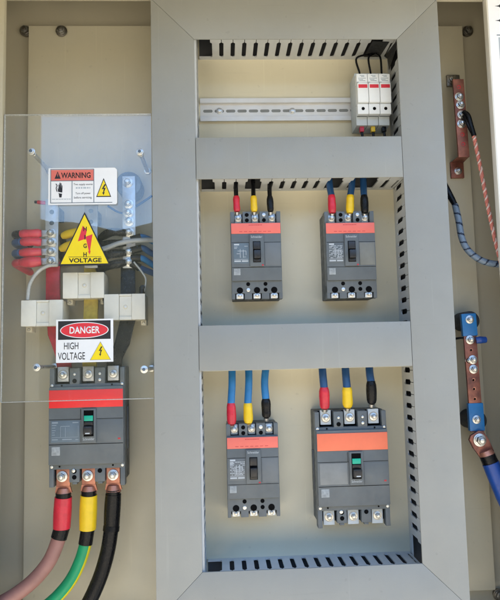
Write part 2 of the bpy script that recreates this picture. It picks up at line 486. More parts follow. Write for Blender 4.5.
# horizontal ducts: work out which finger sits at a photo column so that the cables get a cut out
def fing(px, py, d, x0, pitch=PIT_):
    return int((U(px, py, d)[0] - x0) / pitch)


hx0, hx1 = DL, DR
g_top = {0, fing(371, 50, 25, hx0), fing(383, 50, 25, hx0) + 1}
top_duct = hduct('slotted grey duct under the top of the frame above the silver rail', DT, 1, hx0, hx1, 55, g_top)
g1 = {0, fing(254, 185, 35, hx0), fing(335, 185, 35, hx0), fing(351, 185, 35, hx0), fing(369, 185, 35, hx0)}
mid_duct = hduct('slotted grey duct below the upper cross bar feeding the two upper breakers', D1, 1, hx0, hx1, 44, g1)
g2 = {fing(x, 373, 40, hx0) for x in (231, 248, 265, 323, 346, 370)}
low_duct = hduct('slotted grey duct hidden behind the lower cross bar feeding the two lower breakers', D2, 1, hx0, hx1, 60, g2)
bot_duct = hduct('slotted grey duct along the bottom of the frame', DB, -1, hx0, hx1, 45, {0})
vduct('slotted grey duct along the left side of the frame opening seen nearly edge on', DL - 2.2, -1, DB - 45, DT + 55, 50, set(), hw=5.2, d_lo=8, d_hi=80)
vr = vduct('slotted grey duct along the right side of the frame opening beside the fuse holders', DR + 2.2, 1, DB - 45, DT + 55, 50, {2, 3, int((DT + 10 - DB + 45) / PIT_), int((DT - DB + 45) / PIT_) - 1}, hw=3.9, d_lo=13, d_hi=44)
# black tape over two cut outs at the right end of the top duct
x1_, _ = U(365, 55, 20); x2_, _ = U(381, 55, 20)
tp = MB().extr([(x1_, 11, DT - .8), (x2_, 11, DT - .8), (x2_ + 3, 58, DT - .8), (x1_ + 2, 60, DT - .8)], (0, 0, 1), .5)
x3_, _ = U(386, 58, 20); x4_, _ = U(400, 58, 25)
tp.extr([(x3_, 12, DT - .8), (DR + 1, 8, DT - 2.5), (DR + 1, 62, DT - 2.5), (x3_ + 4, 50, DT - .8)], (0, 0, 1), .5)
tp.extr([(DR + 1.2, 8, DT - 2.0), (DR + 1.2, 14, DT - 24), (DR + 1.2, 55, DT - 12), (DR + 1.2, 62, DT - 2.0)], (-1, 0, 0), .5)
tp.build('black_tape', 'dusty_dk', top_duct)

# ------------------------------------------------------------------ rail
rz1, rz0 = 409.2, 372.4
rx0, rx1 = -27.0, 262.0
ra = thing('mounting_rail', 'slotted silver rail running across the top compartment', 'rail', (rx0, 0, (rz0 + rz1) / 2))
bm_ = MB()
zc = (rz0 + rz1) / 2
prof = [(0.3, zc - 12.5), (0.3, zc + 12.5), (6.5, zc + 12.5), (6.5, rz1), (7.8, rz1), (7.8, zc + 11.2), (1.6, zc + 11.2), (1.6, zc - 11.2), (7.8, zc - 11.2), (7.8, rz0), (6.5, rz0), (6.5, zc - 12.5)]
bm_.extr([(rx0, d, z) for d, z in prof], (1, 0, 0), rx1 - rx0)
bm_.build('profile', 'alu', ra)
sb = MB(); x = rx0 + 12
while x < rx1 - 12:
    pts = []
    for k in range(20):
        a = 2 * math.pi * k / 20
        pts.append((x + math.copysign(5, math.cos(a)) + 2.4 * math.cos(a), zc + 2.4 * math.sin(a)))
    sb.prism(pts, 1.55, 1.75); x += 18.0
sb.build('slot', 'label_grey', ra)
for px in (219.5, 292.5):
    x, z = U(px, 110.5, 4)
    MB().bolt(x, z, 1.8, 5.0, hex_=False).build('screw', 'zinc', ra)

# ------------------------------------------------------------------ fuse holders
fhx = [U(363.0, 98, 58)[0], U(374.3, 98, 58)[0], U(385.6, 98, 58)[0]]
W_ = fhx[1] - fhx[0]
fz1, fz0 = U(374, 72, 48)[1], U(374, 127, 40)[1]
GF = 'fuse holders in a row on the rail'
wh = ['black', 'yellow', 'red']
FL = ['white fuse holder with a red lower lead, leftmost on the silver rail', 'middle white fuse holder with a yellow lower lead on the silver rail', 'white fuse holder with a black lower lead, nearest the right duct']


def fuse_holder(xc, label):
    t = thing('fuse_holder', label, 'fuse holder', (xc, 8, zc), GF)
    a, b = xc - W_ / 2 + .25, xc + W_ / 2 - .25
    z1, z0 = fz1, fz0
    h = z1 - z0
    MB().box(a, b, 9, 44, z0 + 1, z1, 1.0).box(a + .4, b - .4, 44, 49, z0 + .17 * h, z0 + .33 * h + 3, .6).build('body', 'fuse_gr', t)
    MB().box(a, b, 44.2, 56, z0 + .17 * h, z0 + .36 * h, 1).build('lower_block', 'fuse', t)
    MB().box(a, b, 44.2, 60, z0 + .37 * h, z0 + .735 * h, 1.5).box(a, b, 44.2, 56.5, z0 + .745 * h, z0 + .92 * h, 1).build('carrier', 'fuse', t)
    MB().box(a + 1.6, b - 1.6, 60, 60.35, z0 + .635 * h, z0 + .70 * h, .1).build('red_window', 'bolt_red', t)
    q = MB()
    for zz, x0, x1 in ((.885, .3, .72), (.865, .42, .72), (.835, .15, .85), (.81, .18, .6), (.79, .25, .8)):
        q.box(a + (b - a) * x0, a + (b - a) * x1, 56.5, 56.7, z0 + zz * h - .55, z0 + zz * h + .55)
    q.build('rating_print', 'papergrey', t)
    q = MB().cyl(xc, z0 + .27 * h, 56, 56.3, 2.5, 20)
    q.build('screw_hole', 'void', t)
    MB().cyl(xc, z1 - 6, 44, 44.3, 3.2, 18).build('top_terminal', 'void', t)
    MB().box(a + .3, a + 2.6, 56.2, 59.0, z0 + .735 * h, z0 + .745 * h + 1, .2).build('latch', 'papergrey', t)
    return t


f0 = fuse_holder(fhx[0], FL[0])
for i in (1, 2): dup(f0, (fhx[i] - fhx[0], 0, 0), FL[i], GF)

# ------------------------------------------------------------------ circuit breakers
def breaker_small(cx, cz, base, label, group):
    Wd, Hh = 75.0, 131.0
    t = thing('circuit_breaker', label, 'circuit breaker', (cx, base, cz - Hh / 2), group)
    X = lambda u: cx - Wd / 2 + u
    Z = lambda v: cz + Hh / 2 - v
    B = base
    bx = lambda m, u0, u1, d0, d1, v0, v1, bev=.6: m.box(X(u0), X(u1), B + d0, B + d1, Z(v1), Z(v0), bev)
    m = MB(); bx(m, 1.4, 73.6, .3, 36, 0.5, 129.5, 1.2); m.build('rear_case', 'grey_dk', t)
    m = MB()
    bx(m, 0.4, 74.6, 36.2, 52, 17, 122, 1.2)
    for u0, u1 in ((0.4, 6.5), (18.5, 31), (43.5, 56.5), (68.5, 74.6)):
        bx(m, u0, u1, 36.2, 51.5, 0.3, 17.5, .8)
    for u0, u1 in ((0.4, 5.5), (19, 30), (44, 55.5), (69.5, 74.6)):
        bx(m, u0, u1, 36.2, 51.5, 110, 130.5, .8)
    m.build('front_cover', 'grey', t)
    m = MB()
    bx(m, 1, 74, 52.1, 56, 18, 104, 1.0)
    m.build('raised_face', 'grey', t)
    m = MB(); bx(m, 1.4, 73.6, 56.1, 56.7, 19, 34.5, .25); m.build('colour_band', 'salmon', t)
    q = MB()
    x = 27
    for k in range(9):
        wd = random.uniform(1.2, 2.6); bx(q, x, x + wd, 56.7, 56.8, 21.3, 22.3, 0); x += wd + .6
    for k in range(7): bx(q, 13 + k * 7, 17.5 + k * 7, 56.7, 56.8, 31.2, 31.9, 0)
    q.build('band_print', 'red_dot', t)
    m = MB(); bx(m, 27.5, 48.5, 56.1, 59, 36, 83.5, .8); es = m.build('toggle_surround', 'grey', t)
    m = MB(); bx(m, 32.3, 43.7, 59, 59.25, 46.5, 77.5, .1); m.build('toggle_slot', 'void', es)
    m = MB(); bx(m, 33.4, 42.6, 59.3, 67, 60.5, 72.5, 1.0); bx(m, 33.2, 42.8, 59.3, 60.5, 72.8, 76.6, .2); bx(m, 33.2, 42.8, 59.3, 60.2, 47.5, 58, .2); m.build('toggle', 'black_pl', es)
    text('Schneider', X(38), Z(39.8), 16.5, 3.3, B + 59, 'print', es, 'logo_lettering')
    m = MB(); bx(m, 4, 26.5, 56.1, 56.35, 48.5, 78.5, .1); rl = m.build('rating_label', 'label_blue', t)
    q = MB()
    for v, u0, u1, hh in ((50.5, 5, 12.5, 2.2), (54, 5, 10, .7), (56, 5, 9, .7), (60, 10, 22, .6), (64, 8.5, 13, .6), (75, 5, 14.5, 2.0), (75, 16, 25.2, 2.0), (72.5, 5, 25, .5), (69, 18, 22, .5), (53, 20, 25, .6)):
        bx(q, u0, u1, 56.35, 56.45, v - hh / 2, v + hh / 2, 0)
    for u, v0, v1 in ((13.5, 57, 70), (18, 58, 70), (22, 60, 66)):
        bx(q, u, u + .6, 56.35, 56.47, v0, v1, 0)
    q.build('label_print', 'print', rl)
    m = MB(); bx(m, 50, 72.5, 56.1, 56.5, 48.5, 82, .2); m.build('side_panel', 'grey_lt', t)
    for u0, u1, v0, v1 in ((1.5, 27.2, 47.2, 47.7), (49, 73.5, 47.2, 47.7), (1.5, 73.5, 84.0, 84.6)):
        m = MB(); bx(m, u0, u1, 56.05, 56.15, v0, v1, 0); m.build('groove', 'void', t)
    m = MB(); bx(m, 4, 13.5, 56.1, 56.3, 86, 95.5, .05); m.build('pale_sticker', 'sticker', t)
    m = MB(); bx(m, 44.8, 47.6, 59, 59.2, 80.6, 82.6, .1); m.build('red_mark', 'red_dot', t)
    for u, v, d0 in ((24.8, 5.5, 51.4), (24.8, 13.5, 51.4), (50, 13.5, 51.4), (24.5, 108.5, 51.9), (49.8, 108.5, 51.9), (49.8, 117, 51.9)):
        MB().cyl(X(u), Z(v), B + d0, B + d0 + .4, 2.9, 20).build('screw_hole', 'void', t)
    for u, v, d0 in ((50, 5.5, 51.4), (24.5, 117, 51.9)):
        MB().cyl(X(u), Z(v), B + d0, B + d0 + .9, 2.7, 20, .4).build('cover_screw', 'zinc', t)
    for u in (12.2, 37.2, 62.4):
        MB().cyl(X(u), Z(117.5), B + 52, B + 52.25, 4.6, 24).build('access_hole', 'void', t)
        m = MB(); bx(m, u - 6, u + 6, 36.2, 37.5, 110, 129.5, 0); m.build('terminal_opening', 'void', t)
        m = MB(); bx(m, u - 5.2, u + 5.2, 36.5, 49.5, 122.5, 129.3, .6); m.build('bottom_terminal', 'fuse', t); MB().bolt(X(u), Z(125), B + 49.5, 4.2).build('terminal_bolt', 'zinc', t)
        m = MB(); bx(m, u - 5, u + 5, 36.5, 44, 2, 16, .6); m.build('top_terminal', 'fuse_gr', t); MB().bolt(X(u), Z(8.5), B + 44, 5.6).build('terminal_bolt', 'zinc', t)
    return t


GB = 'small grey circuit breakers with salmon bands'
pa = U(256.5, 254.5, 56); pb = U(351.2, 254, 56); pc = U(253.2, 470.6, 56)
LBa = 'small grey breaker with thin black leads in red, yellow and black sleeves on top'
br_a = breaker_small(pa[0], pa[1], 0, LBa, GB)
br_b = dup(br_a, (pb[0] - pa[0], 0, pb[1] - pa[1]), 'small grey breaker at upper right fed by three short dark blue cables', GB)
br_c = dup(br_a, (pc[0] - pa[0], 0, pc[1] - pa[1]), 'small grey breaker under the lower cross bar with three bright blue cables on top', GB)


def recolour(root, name, m_):
    for ch in root.children:
        if ch.name.split('.')[0] == name:
            ch.data = ch.data.copy(); ch.data.materials[0] = M[m_]
        recolour(ch, name, m_)


recolour(br_c, 'rating_label', 'grey_lt'); recolour(br_b, 'rating_label', 'grey'); recolour(br_b, 'side_panel', 'panel_warm')
for br, (cx_, cz_), seed in ((br_c, pc, 3), (br_b, pb, 8)):
    rg = random.Random(seed)
    rl = [c for c in br.children if c.name.startswith('rating_label')][0]
    q = MB()
    for v in (53, 55.2, 57.4, 59.6, 61.8, 64, 66.2, 68.4, 70.6):
        u = 5.0
        while u < 25:
            wd = rg.uniform(.7, 2.2)
            if rg.random() < .62: q.box(cx_ - 37.5 + u, cx_ - 37.5 + min(u + wd, 26), 56.36, 56.46, cz_ + 65.5 - v - .5, cz_ + 65.5 - v + .5)
            u += wd + .5
    rl['_org'] = tuple(Vector(br['_org']))
    q.build('fine_print', 'print', rl)


def breaker_big(cx, cz, base, label, group, band, label_mat, printed, bot):
    Wd, Hh = 105.0, 166.0
    t = thing('circuit_breaker', label, 'circuit breaker', (cx, base, cz - Hh / 2), group)
    X = lambda u: cx - Wd / 2 + u
    Z = lambda v: cz + Hh / 2 - v
    B = base
    bx = lambda m, u0, u1, d0, d1, v0, v1, bev=.6: m.box(X(u0), X(u1), B + d0, B + d1, Z(v1), Z(v0), bev)
    m = MB(); bx(m, 1.5, 103.5, .3, 34, 2, 160, 1.5); bx(m, -.4, 105.4, 12, 22, 60, 120, 1.0); m.build('rear_case', 'grey_dk', t)
    m = MB()
    bx(m, .5, 104.5, 34.2, 50, 25, 142, 1.2)
    for u0, u1 in ((.5, 7), (28, 42), (63, 77), (98, 104.5)):
        bx(m, u0, u1, 34.2, 49.5, 3, 26, 1.0); bx(m, u0, u1, 34.2, 49.5, 141, 160 if u0 > 1 and u1 < 104 else 166, 1.0)
    for u in (35, 70):
        bx(m, u - 3.2, u + 3.2, 34.2, 48, 160, 163, .6)
    m.build('front_cover', 'grey', t)
    m = MB(); bx(m, 1.2, 103.8, 50.1, 56, 29, 135, 1.2); m.build('raised_face', 'grey', t)
    m = MB(); bx(m, 1.8, 103.2, 56.05, 57.2, 33, 57.5, .5); m.build('colour_band', band, t)
    m = MB(); bx(m, 46.5, 66.5, 56.1, 59, 59, 106, .8); es = m.build('toggle_surround', 'grey', t)
    m = MB(); bx(m, 49.8, 63.4, 59, 59.25, 61.5, 97, .1); m.build('toggle_slot', 'void', es)
    m = MB(); bx(m, 50.5, 62.7, 59.3, 61, 68.5, 76, .6); m.build('status_window', 'green', es)
    m = MB(); bx(m, 50.6, 62.6, 59.3, 69, 82.5, 93.5, 1.4); bx(m, 50.6, 62.6, 59.3, 61, 77, 82, .3); m.build('toggle', 'black_pl', es)
    m = MB(); bx(m, 54, 60, 69, 69.2, 91, 92.6, 0); m.build('toggle_mark', 'print', es)
    text('Schneider', X(56.5), Z(100.4), 15.5, 3.6, B + 59, 'print', es, 'logo_lettering')
    m = MB(); bx(m, 4.5, 44, 56.1, 56.4, 75, 104.5, .1); rl = m.build('rating_label', label_mat, t)
    if printed:
        q = MB()
        for v, u0, u1, hh in ((77.5, 6, 14, 2.2), (77.8, 34, 42, 1.4), (81, 6, 12, 1), (84.5, 6, 10.5, .8), (82.5, 18, 30, .8), (88, 6, 11, .8), (91, 6, 9.5, .8), (94, 6, 10, .8), (97.5, 6, 42, .5), (100.5, 6, 14, 1.2), (100.5, 20, 33, 1.4), (101, 38, 42, 1.2)):
            bx(q, u0, u1, 56.4, 56.5, v - hh / 2, v + hh / 2, 0)
        for u, v0, v1 in ((17.5, 82.5, 97), (24, 84, 97), (41.5, 82, 97)):
            bx(q, u, u + .5, 56.4, 56.52, v0, v1, 0)
        q.build('label_print', 'print_dim', rl)
    for u0, u1, v0, v1 in ((2, 46.3, 73.2, 73.8), (66.8, 103, 73.2, 73.8), (2, 103, 107.0, 107.8), (44.6, 45.1, 60, 73)):
        m = MB(); bx(m, u0, u1, 56.05, 56.2, v0, v1, 0); m.build('groove', 'void', t)
    m = MB(); bx(m, 68, 102, 56.1, 56.4, 75, 105.5, .1); m.build('side_panel', 'grey', t)
    m = MB(); bx(m, 5.5, 17, 56.1, 56.3, 110.5, 122, .05); m.build('pale_sticker', 'sticker', t)
    m = MB(); bx(m, 96, 99.5, 56.4, 56.6, 100, 102.2, .1); m.build('red_mark', 'red_dot', t)
    for u, v in ((35, 21), (17.5, 27), (87, 27), (35, 145), (70, 145), (35, 153), (15, 138), (88, 138)):
        edge = v < 22 or v > 140
        MB().cyl(X(u), Z(v), B + (49.4 if edge else 49.9), B + (49.9 if edge else 50.3), 1.3 if v in (27, 138) else 3.1, 20).build('screw_hole', 'void', t)
    for u, v, r_ in ((4, 27, 2.2), (101, 26.5, 2.0), (35, 11.5, 1.9), (70, 11.5, 1.9), (70, 20, 2.2), (4.2, 138, 2.2), (101, 138, 2.2), (34, 144, 2.6)):
        MB().cyl(X(u), Z(v), B + (49.8 if 22 < v < 140 else 49.4), B + 50.9, r_, 18, .5).build('cover_screw', 'zinc', t)
    for u in (17.5, 52.5, 87.5):
        for v0, v1 in ((2.5, 25), (142, 159.5)):
            m = MB(); bx(m, u - 10.3, u + 10.3, 34.1, 35.2, v0, v1, 0); m.build('terminal_well', 'void', t)
        m = MB(); bx(m, u - 7.8, u + 7.8, 35.3, 43, 1, 22, .8); m.build('top_terminal', 'fuse_gr' if bot else 'tin', t)
        MB().cyl(X(u), Z(12), B + 43, B + 43.4, 7.0, 24).build('terminal_ring', 'nut', t)
        MB().bolt(X(u), Z(12), B + 43.4, 5.6).build('terminal_bolt', 'zinc', t)
        if bot:
            m = MB(); bx(m, u - 8, u + 8, 35.3, 42, 143, 163.5, .8); m.build('bottom_terminal', 'fuse_gr', t)
            MB().cyl(X(u), Z(152), B + 42, B + 42.4, 6.8, 24).build('terminal_ring', 'nut', t)
        MB().bolt(X(u), Z(152), B + (42.4 if bot else 45.6), 5.6 if bot else 7.4).build('terminal_bolt', 'zinc', t)
    return t


pd = U(353.3, 468.5, 56)
br_d = breaker_big(pd[0], pd[1], 0, 'wide grey breaker with an orange band at the lower right of the frame', 'wide grey circuit breakers', 'orange_band', 'label_grey', False, True)
pe = U(86.2, 426, 71)
br_e = breaker_big(pe[0], pe[1], 15, 'main grey breaker with a bright red band, copper lugs and thick cables below', 'wide grey circuit breakers', 'red_band', 'label_blue', True, False)
m = MB().box(pe[0] - 48, pe[0] + 48, .2, 15.1, pe[1] - 70, pe[1] + 70, 1); m.build('riser', 'grey_dk', br_e)

# ------------------------------------------------------------------ cables
def shrink(r, wob=.05, ph=0.0):
    return lambda t: r * (.80 + .22 * min(1, t * 6, (1 - t) * 7) + wob * math.sin(t * 9 + ph))


SL = {'red': 'sl_red', 'yellow': 'sl_yel', 'black': 'sl_blk'}


def feed_cable(label, group, core, colour, top, mid, joint, end, r, rs, name='cable'):
    """cable that drops out of a duct (top) into a coloured sleeve (joint..end)"""
    t = thing(name, label, 'cable', C(*end), group)
    MB().tube([C(*top), C(*mid), C(*joint)], r, 14, 8).build('conductor', core, t)
    a, b = C(*joint), C(*end)
    a = tuple(a[i] + (a[i] - b[i]) * .05 for i in range(3))
    md = tuple((a[i] + b[i]) / 2 for i in range(3))
    MB().tube([a, md, b], shrink(rs, .03, random.random() * 6), 16, 8).build('sleeve', SL[colour], t)
    e2 = (b[0], b[1] - 3, b[2] - 4)
    MB().tube([b, e2], rs * .62, 12).build('ferrule', 'zinc', t)
    return t


GC = 'feeder cables with coloured sleeves entering the breakers'
for (px, c, bend) in ((236.2, 'red', 0), (253.5, 'yellow', -.6), (269.8, 'black', .3)):
    feed_cable('thin black lead in a %s sleeve above the upper left breaker' % c, GC, 'blackcab', c,
               (px + bend, 170, 34), (px - .3, 187, 42), (px, 197, 48), (px + .8, 211.5, 49), 3.3, 4.9)
for (px, c) in ((331.5, 'red'), (350.2, 'yellow'), (364.0, 'black')):
    o_ = {'red': -3, 'yellow': 2.5, 'black': -1}[c]
    feed_cable('short blue cable in a %s sleeve above the upper right breaker' % c, GC, 'blue_dk', c,
               (px + o_, 172, 32), (px + o_ * .6, 186, 42), (px, 196, 49), (px + .8 - (1.2 if c == 'yellow' else 0), 213, 49), 5.0, 5.9)
for (px, c, yb) in ((231.5, 'red', 424), (248.2, 'yellow', 423), (266.2, 'black', 417)):
    feed_cable('bright blue cable in a %s sleeve above the lower left breaker' % c, GC, 'blue', c,
               (px + .3, 362, 38), (px + .6 - (2.2 if c == 'black' else 0), 382, 46), (px - .4, 404 if c != 'black' else 399, 49), (px + .3, yb, 49), 5.4, 6.6)
for (px, c, yb) in ((324.3, 'red', 408), (347.3, 'yellow', 407), (371.3, 'black', 403)):
    feed_cable('dark blue cable in a %s sleeve above the wide orange banded breaker' % c, GC, 'blue_dk', c,
               (px - 2.4, 362, 38), (px - 1.6, 374, 46), (px - .3, 388 if c != 'black' else 382, 50), (px + .5, yb, 47), 5.6, 7.4)

# fuse holder leads
tpx = U(372, 57, 18)
for i, (px, ex) in enumerate(((358.5, 371), (369.0, 372), (381.0, 373))):
    t = thing('fuse_lead', ['black lead looping left to the red fed fuse holder', 'straight black lead above the middle fuse holder', 'black lead looping right above the fuse holder nearest the duct'][i], 'wire', C(px, 75, 40), 'thin black leads above the fuse holders')
    xs = fhx[i]
    bow = (-6, 0, 7)[i]
    MB().tube([(tpx[0] + i * 2, 14, DT + 8), (tpx[0] + i * 2 + bow * .3, 24, DT - 2), (xs + (-1, 0, 1)[i] * 1.5, 34, DT - 14), (xs, 42, fz1 + 2), (xs, 43, fz1 - 8)], 1.6, 10).build('conductor', 'blackcab', t)
for i, c in enumerate(('red', 'yellow', 'black')):
    t = thing('fuse_lead', 'short %s sleeved lead under the fuse holders' % c, 'wire', (fhx[i], 36, fz0), 'sleeved leads under the fuse holders')
    xs = fhx[i] + 1
    MB().box(xs - 3.2, xs + 3.2, 33, 40, fz0 - 7, fz0 + 1, .8).build('sleeve', SL[c], t)
    MB().tube([(xs, 36, fz0 - 5), (xs + 1, 36, fz0 - 15), (xs + 1, 34, fz0 - 30)], 2.0, 10).build('conductor', 'blackcab', t)

# main outgoing cables
def big_cable(label, lugpx, bolt_py, sleeve_c, band, body, path, rs, rb, mi=None, mats=None, sleeve_end=None):
    t = thing('main_cable', label, 'cable', C(lugpx, bolt_py, 60), 'thick cables below the main breaker')
    x, z = U(lugpx, bolt_py, 60)
    dL = 54.2
    m = MB().box(x - 9.5, x + 9.5, dL, dL + 5, z - 13, z + 11, 1.2)
    m.extr([(x - 9.5, dL + .2, z - 12.9), (x + 9.5, dL + .2, z - 12.9), (x + 11.6, dL - 2, z - 22), (x - 11.6, dL - 2, z - 22)], (0, 1, 0), 4.8)
    m.tube([(x, dL + 1, z - 16.5), (x, dL + 2, z - 25)], lambda u: 8.4 + 2.4 * u, 18)
    m.build('copper_lug', 'copper', t)
    a = (x, dL + 3, z - 24)
    pts = [C(*p) for p in path]
    MB().tube([(x, dL + 3, z - 22), (x, dL + 3, z - 29)], rs * .86, 18).build('black_collar', 'sl_blk', t)
    se = C(*sleeve_end)
    md = tuple((a[i] + se[i]) / 2 for i in range(3))
    MB().tube([(x, dL + 3, z - 27.5), md, se], lambda u: rs * (.96 + .05 * math.sin(u * 3.1)) , 22, 8).build('sleeve', sleeve_c, t)
    nx = C(*path[0])
    MB().tube([se, nx], rb * 1.12, 20).build('tape_band', 'sl_blk', t)
    MB().tube([se] + pts, rb, 24, 10, mi=mi).build('conductor', mats or body, t)
    return t


big_cable('thick brown pink cable in a red sleeve under the main breaker', 63, 477, 'sl_red', 'sl_blk', 'brown',
          [(59, 538, 55), (50, 560, 58), (34, 580, 62), (12, 597, 66), (-14, 610, 70)], 12.2, 9.8, sleeve_end=(61.8, 528, 55))
big_cable('green cable with yellow stripe in a yellow sleeve under the main breaker', 88.5, 475, 'sl_yel', 'sl_blk', 'gr_cab',
          [(85.5, 544, 54), (80, 562, 56), (71, 580, 58), (58, 596, 60), (40, 612, 62)], 12.0, 8.6, mats=['gr_cab', 'ye_cab'], mi=lambda i, k, n: 1 if (k - 12) % 24 < 9 else 0, sleeve_end=(87.8, 529, 54))
big_cable('thick black cable hanging under the main breaker', 113, 474, 'sl_blk', 'sl_blk', 'blackcab',
          [(111, 531, 55), (108, 550, 56), (102, 572, 58), (94, 592, 60), (84, 612, 62)], 11.2, 10.2, sleeve_end=(111.6, 526, 54))

# ------------------------------------------------------------------ busbars, transformers and cables behind the acrylic sheet
def term_bar(label, p_top, p_bot, wd, d, screws, holes):
    x0, z1 = U(*p_top, d); x1, z0 = U(*p_bot, d)
    x = (x0 + x1) / 2
    t = thing('terminal_bar', label, 'busbar', (x, d, z0), 'tinned vertical busbars behind the clear sheet')
    MB().box(x - wd / 2, x + wd / 2, d - 5, d, z0, z1, .8).build('bar', 'tin', t)
    for py in screws:
        MB().bolt(x + random.uniform(-.6, .6), U(p_top[0], py, d)[1], d, 7.2).build('bolt', 'zinc', t)
    for py in holes:
        MB().cyl(x, U(p_top[0], py, d)[1], d - .2, d + .4, 3.4, 18, .2).build('hole', 'insul', t)
    MB().box(x - 7, x + 7, .2, d - 5.2, z1 - 26, z1 - 8, 2).build('insulator', 'insul', t)
    return t


tb1 = term_bar('tinned busbar with four red sleeved cables bolted on its left', (50.5, 199), (53, 266), 19, 46, (233.5, 242.5, 252, 261.5), (212, 223))
tb2 = term_bar('tinned busbar mostly hidden behind the triangular sign', (90, 202), (92, 268), 19, 46, (), (211, 222, 233))
tb3 = term_bar('tinned busbar at the right with blue cables behind the clear sheet', (128, 176), (130, 268), 19, 46, (204, 213, 221.5, 232.5, 252, 262), ())
x, z = U(128, 183, 44)
MB().cyl(x, z, 2, 40, 19, 24, 2).build('insulator', 'insul', tb3)
MB().bolt(x, z, 46, 7.5).build('bolt', 'zinc', tb3)


def phase_bar(label, m, pts, wd, d):
    t = thing('phase_bar', label, 'insulated busbar', C(*pts[-1], d), 'coloured phase bars above the main breaker')
    b = MB()
    P2 = [U(*p, d) for p in pts]
    L = [(x - wd / 2, z) for x, z in P2]; Rr = [(x + wd / 2, z) for x, z in P2]
    b.prism(L + Rr[::-1], d - 5, d + 1, .8)
    b.build('insulated_bar', m, t)
    return t


phase_bar('red insulated bar dropping to the left pole of the main breaker', 'dust_red', [(53, 262), (53, 305), (55, 335), (63, 355), (65, 373)], 20, 40)
phase_bar('yellow insulated bar dropping to the middle pole of the main breaker', 'dust_yel', [(91, 264), (91, 305), (90, 335), (89.5, 355), (89.5, 373)], 20, 40)
phase_bar('black insulated bar dropping to the right pole of the main breaker', 'sl_blk', [(128, 265), (128, 320), (122, 345), (114.5, 358), (113, 373)], 21, 40)

GT = 'ivory current transformers around the phase bars'


def transformer(px, py, label):
    x, z = U(px, py, 66)
    t = thing('current_transformer', label, 'current transformer', (x, 20, z - 19), GT)
    w2, h2 = 29, 18.5
    MB().box(x - w2 + 1, x + w2 - 1, 22, 58, z - h2 + .5, z + h2 - .5, 1.2).build('core_case', 'ct_side', t)
    b = MB().box(x - w2, x - w2 + 21, 58.2, 66, z - h2, z + h2, 1.0).box(x + w2 - 19, x + w2, 58.2, 66, z - h2, z + h2, 1.0)
    b.build('end_cap', 'ct', t)
    b = MB().box(x - w2 + 21.2, x + w2 - 19.2, 58.2, 63.2, z - h2 + 3, z + h2 - 3, .8).box(x - w2 + 21.2, x + w2 - 19.2, 58.2, 65, z - h2, z - h2 + 5, .8).box(x - w2 + 21.2, x + w2 - 19.2, 58.2, 65, z + h2 - 3, z + h2, .8)
    b.build('centre_plate', 'ct', t)
    MB().cyl(x + .8, z, 63.2, 63.7, 3.2, 18, .2).build('screw_rim', 'ct_side', t)
    MB().cyl(x + .8, z, 63.7, 64.3, 2.0, 6, .1).build('screw', 'alu', t)
    for s in (-1, 1):
        MB().box(x + s * 24 - 4, x + s * 24 + 4, 24, 44, z - h2 - 7, z - h2 + .3, 1).bolt(x + s * 24, z - h2 - 3.5, 44, 3.2, washer=False).build('terminal_foot', 'ct_side', t)
    return t


T0 = transformer(41.8, 313.0, 'ivory current transformer around the red bar, left of the danger sign')
pt0 = U(41.8, 313, 66)
for px, py, lb in ((83.4, 285.2, 'ivory current transformer around the yellow bar, just below the triangular sign'), (124.6, 306.8, 'ivory current transformer around the black bar, right of the danger sign')):
    q = U(px, py, 66); dup(T0, (q[0] - pt0[0], 0, q[1] - pt0[1]), lb, GT)

# red sleeved cables on the left bar
GR = 'red sleeved cables bolted to the left busbar'
RL = ['red sleeved cable with a black tail, topmost on the left busbar', 'red sleeved cable with a dull blue tail, second from top on the left busbar',
      'red sleeved cable with a blue tail, third from top on the left busbar', 'plump red sleeved cable lowest on the left busbar']
xb = tb1.location.x * 1000
for i, (py, tail) in enumerate(((233.5, 'blackcab'), (242.5, 'blue_dk'), (252, 'blue_dk'), (261.5, 'sl_red'))):
    z = U(53, py, 46)[1]
    t = thing('busbar_cable', RL[i], 'cable', (xb, 46, z), GR)
    MB().box(xb - 19, xb + 4, 46.2, 48.5, z - 4.8, z + 4.8, 1).build('lug', 'tin', t)
    MB().bolt(xb, z, 48.5, 6.8).build('bolt', 'zinc', t)
    y2 = py + (.5, -.5, .8, 1.0)[i]
    s0 = (xb - 14, 48, z); s1 = C(32, y2 - .5, 50); s2 = C(20.5 + i % 2, y2, 48)
    MB().tube([s0, s1, s2], shrink(6.3 if i < 3 else 7.6, .05, i), 16, 8).build('sleeve', 'sl_red', t)
    e = C(15.5, y2 + 1.0, 38)
    MB().tube([s2, e, (e[0] + 4, 16, e[2] - 4), (e[0] + 12, -6, e[2] - 9), (e[0] + 24, -17, e[2] - 16)], 5.6, 14, 6).build('conductor', tail, t)
t = thing('busbar_cable', 'thin red tipped wire poking out beside the warning sign', 'wire', C(43, 202.5, 30))
MB().tube([C(47, 203, 30), C(42, 202.6, 30), C(38, 202.2, 29)], 3.0, 12).build('sleeve', 'sl_red', t)
MB().tube([C(38.2, 202.2, 29), C(35, 202, 28)], 2.2, 12).build('conductor', 'blackcab', t)

